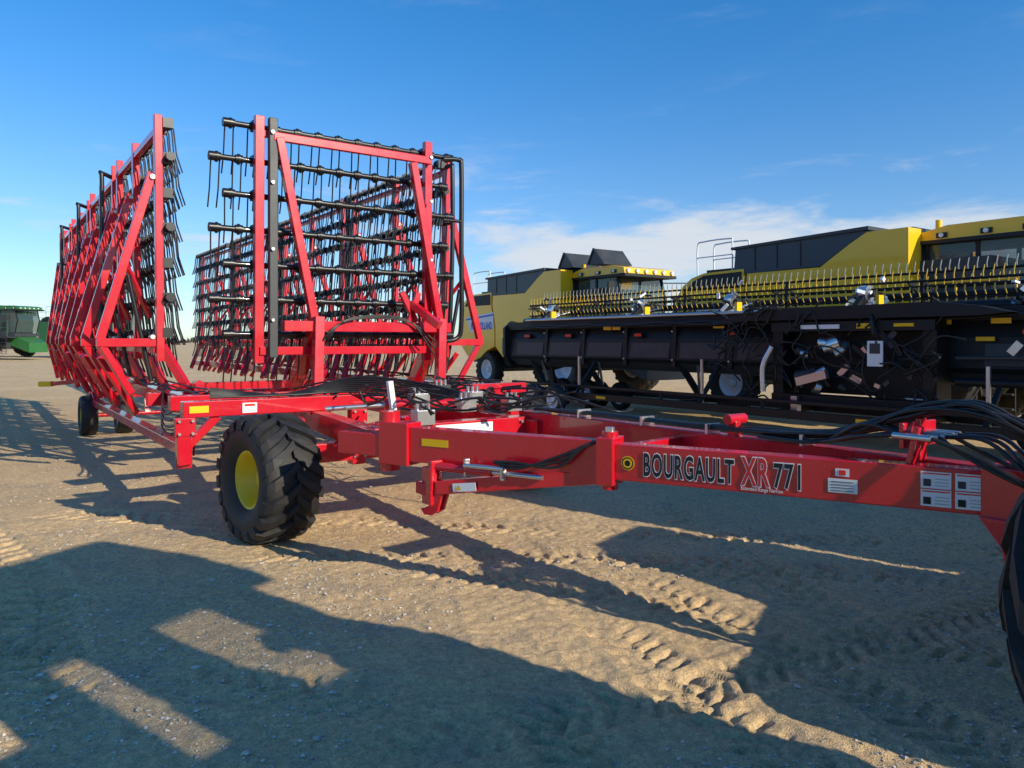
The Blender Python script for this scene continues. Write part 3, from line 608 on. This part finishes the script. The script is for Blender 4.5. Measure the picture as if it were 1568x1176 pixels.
def noise(sc,det=5,ro=.6):
    n=N.new('ShaderNodeTexNoise'); n.inputs['Scale'].default_value=sc; n.inputs['Detail'].default_value=det; n.inputs['Roughness'].default_value=ro; L.new(tc.outputs['Object'],n.inputs['Vector']); return n
def ramp(src,p0,p1,c0,c1):
    r=N.new('ShaderNodeValToRGB'); r.color_ramp.elements[0].position=p0; r.color_ramp.elements[1].position=p1; r.color_ramp.elements[0].color=(*c0,1); r.color_ramp.elements[1].color=(*c1,1); L.new(src,r.inputs[0]); return r
def mix(fac,A_,B_,mode='MIX'):
    x=N.new('ShaderNodeMix'); x.data_type='RGBA'; x.blend_type=mode
    for s_,v_ in(('Factor',fac),('A',A_),('B',B_)):
        if isinstance(v_,(int,float)): x.inputs[s_].default_value=v_
        elif isinstance(v_,tuple): x.inputs[s_].default_value=v_
        else: L.new(v_,x.inputs[s_])
    return x.outputs['Result']
n1=noise(.35,4); n2=noise(2.2,5,.7); n3=noise(28,3,.7); n4=noise(130,2,.8)
base=ramp(n1.outputs['Fac'],.35,.68,(.74,.515,.275),(.86,.61,.34))
grey=ramp(n2.outputs['Fac'],.50,.68,(0,0,0),(1,1,1))
col=mix(grey.outputs[0],base.outputs[0],(.60,.45,.29,1))
sp=ramp(n3.outputs['Fac'],.35,.7,(.72,.72,.72),(1.14,1.14,1.14)); col=mix(1.0,col,sp.outputs[0],'MULTIPLY')
sp2=ramp(n4.outputs['Fac'],.3,.7,(.62,.62,.64),(1.24,1.24,1.22)); col=mix(1.0,col,sp2.outputs[0],'MULTIPLY')
L.new(col,b.inputs['Base Color']); b.inputs['Roughness'].default_value=.95; b.inputs['Specular IOR Level'].default_value=.2
ad=N.new('ShaderNodeMath'); ad.operation='ADD'; L.new(n3.outputs['Fac'],ad.inputs[0]); L.new(n4.outputs['Fac'],ad.inputs[1])
bp=N.new('ShaderNodeBump'); bp.inputs['Strength'].default_value=.7; bp.inputs['Distance'].default_value=.018; L.new(ad.outputs[0],bp.inputs['Height']); L.new(bp.outputs[0],b.inputs['Normal'])
NP=48000
gy=2.7+ (rng.random(NP)**1.7)*12; gx=(rng.random(NP)-.5)*1.5*gy
dens=vnoise(gx,gy,1.1,50)+.35*vnoise(gx,gy,.3,51)+np.where(gx<-.3,.12,-.06)
keep=dens>rng.random(NP)*.5-.28; gx,gy=gx[keep],gy[keep]; n_=len(gx)
sz=.0035+.010*rng.random(n_)**4; big=rng.random(n_)<.02; sz[big]*=1.8
gz=height(gx,gy)-.004
octv=np.array([[1,0,0],[0,1,0],[-1,0,0],[0,-1,0],[0,0,.8],[0,0,-.6],[.6,.6,.3],[-.6,.5,.35]])
of=np.array([[0,6,4],[6,1,4],[1,7,4],[7,2,4],[2,3,4],[3,0,4],[0,5,6],[6,5,1],[1,5,7],[7,5,2],[2,5,3],[3,5,0]])
jit=1+.5*(rng.random((n_,8,3))-.5); th=rng.random(n_)*6.28; V=octv[None]*jit*sz[:,None,None]*np.stack([1+.5*rng.random(n_),np.ones(n_),.7+.3*rng.random(n_)],-1)[:,None,:]
cx,sx_=np.cos(th)[:,None],np.sin(th)[:,None]; Vx=V[...,0]*cx-V[...,1]*sx_; Vy=V[...,0]*sx_+V[...,1]*cx
V=np.stack([Vx+gx[:,None],Vy+gy[:,None],V[...,2]+gz[:,None]+sz[:,None]*.2],-1).reshape(-1,3)
Fc=(of[None]+(np.arange(n_)*8)[:,None,None]).reshape(-1,3)
mg=bpy.data.meshes.new('gravel'); mg.from_pydata(V.tolist(),[],Fc.tolist()); mg.update()
gr=bpy.data.objects.new('gravel',mg); scene.collection.objects.link(gr)
m,nt,b=newmat('pebbles'); N=nt.nodes; L=nt.links; tc=N.new('ShaderNodeTexCoord'); nz=noise(35,1); rp=ramp(nz.outputs['Fac'],.3,.7,(.26,.22,.18),(.72,.65,.55)); L.new(rp.outputs[0],b.inputs['Base Color']); b.inputs['Roughness'].default_value=.85; mg.materials.append(m)
tl=Acc(); TM=paint('distant_foliage',(.05,.055,.03),.9,dust=.4,dustcol=(.12,.09,.05))
for i in range(900):
    x=-620+1240*i/900+random.uniform(-2,2); y=560+60*math.sin(i*.02)+random.uniform(-8,8); hh=random.uniform(2,6)*(1 if math.sin(i*.13)+math.sin(i*.031)>-.3 else .3)
    c=Vector((x,y,0)); r=random.uniform(1.5,3)
    vs=[c+Vector((random.uniform(-r,r),random.uniform(-r,r),random.uniform(0,hh))) for _ in range(9)]
    tl.add(vs,[(0,1,2),(2,3,4),(4,5,6),(6,7,8),(8,0,4),(1,5,7),(3,6,0),(2,7,5)],TM)
tl.obj('distant_treeline')
# ================= WORLD, SUN, CAMERA =================
sd=Vector((.80,-.60,0)).normalized(); el=math.radians(25)
sunv=Vector((sd.x*math.cos(el),sd.y*math.cos(el),math.sin(el)))
ld=bpy.data.lights.new('sun','SUN'); ld.energy=5.0; ld.angle=math.radians(.5); ld.color=(1,.90,.70)
so=bpy.data.objects.new('sun',ld); scene.collection.objects.link(so); so.rotation_euler=(-sunv).to_track_quat('-Z','Y').to_euler(); so.location=(20,-10,20)
w=bpy.data.worlds.new('World'); scene.world=w; w.use_nodes=True; nt=w.node_tree; N=nt.nodes; L=nt.links
bg=N['Background']; sky=N.new('ShaderNodeTexSky'); sky.sky_type='NISHITA'; sky.sun_disc=False; sky.sun_elevation=el; sky.sun_rotation=math.atan2(sd.x,sd.y)
sky.air_density=1.0; sky.dust_density=.3; sky.ozone_density=2.0; sky.altitude=500
def mr(src,a,b_,c,d_):
    x=N.new('ShaderNodeMapRange'); x.interpolation_type='SMOOTHSTEP'
    for i_,v_ in zip(('From Min','From Max','To Min','To Max'),(a,b_,c,d_)): x.inputs[i_].default_value=v_
    L.new(src,x.inputs['Value']); return x.outputs[0]
def mth(op,a,b_):
    x=N.new('ShaderNodeMath'); x.operation=op
    for i_,v_ in enumerate((a,b_)):
        if isinstance(v_,(int,float)): x.inputs[i_].default_value=v_
        else: L.new(v_,x.inputs[i_])
    return x.outputs[0]
tc=N.new('ShaderNodeTexCoord'); sx=N.new('ShaderNodeSeparateXYZ'); L.new(tc.outputs['Generated'],sx.inputs[0])
tint=mix(mr(sx.outputs['Z'],0,.45,0,1),(.78,.94,1.16,1),(.28,.96,1.46,1))
skyc=mix(1.0,sky.outputs[0],tint,'MULTIPLY')
mp=N.new('ShaderNodeMapping'); mp.inputs['Scale'].default_value=(1.3,1.3,6); L.new(tc.outputs['Generated'],mp.inputs['Vector'])
cn=N.new('ShaderNodeTexNoise'); cn.inputs['Scale'].default_value=3.4; cn.inputs['Detail'].default_value=8; cn.inputs['Roughness'].default_value=.6; cn.inputs['Distortion'].default_value=.25; L.new(mp.outputs[0],cn.inputs['Vector'])
low=mth('MULTIPLY',mr(sx.outputs['Z'],.19,.13,0,1),mr(sx.outputs['Z'],.0,.06,.6,1)); right=mr(sx.outputs['X'],-.2,.22,.1,1)
cov=mth('ADD',cn.outputs['Fac'],mth('MULTIPLY',low,mth('MULTIPLY',right,.17)))
cl=mr(cov,.54,.78,0,1)
clm=mth('MULTIPLY',cl,mr(sx.outputs['Z'],.28,.14,.10,.9))
fin=mix(clm,skyc,(5.6,5.9,6.3,1))
L.new(fin,bg.inputs['Color']); bg.inputs['Strength'].default_value=.13
cam=bpy.data.cameras.new('camera'); co=bpy.data.objects.new('camera',cam); scene.collection.objects.link(co); scene.camera=co
co.location=(0,0,1.7); co.rotation_euler=(math.radians(90),0,0); cam.sensor_width=36; cam.lens=36*1150/1568; cam.shift_y=-66/1568; cam.clip_end=8000; cam.clip_start=.05
scene.view_settings.view_transform='Standard'; scene.view_settings.look='None'; scene.view_settings.exposure=0
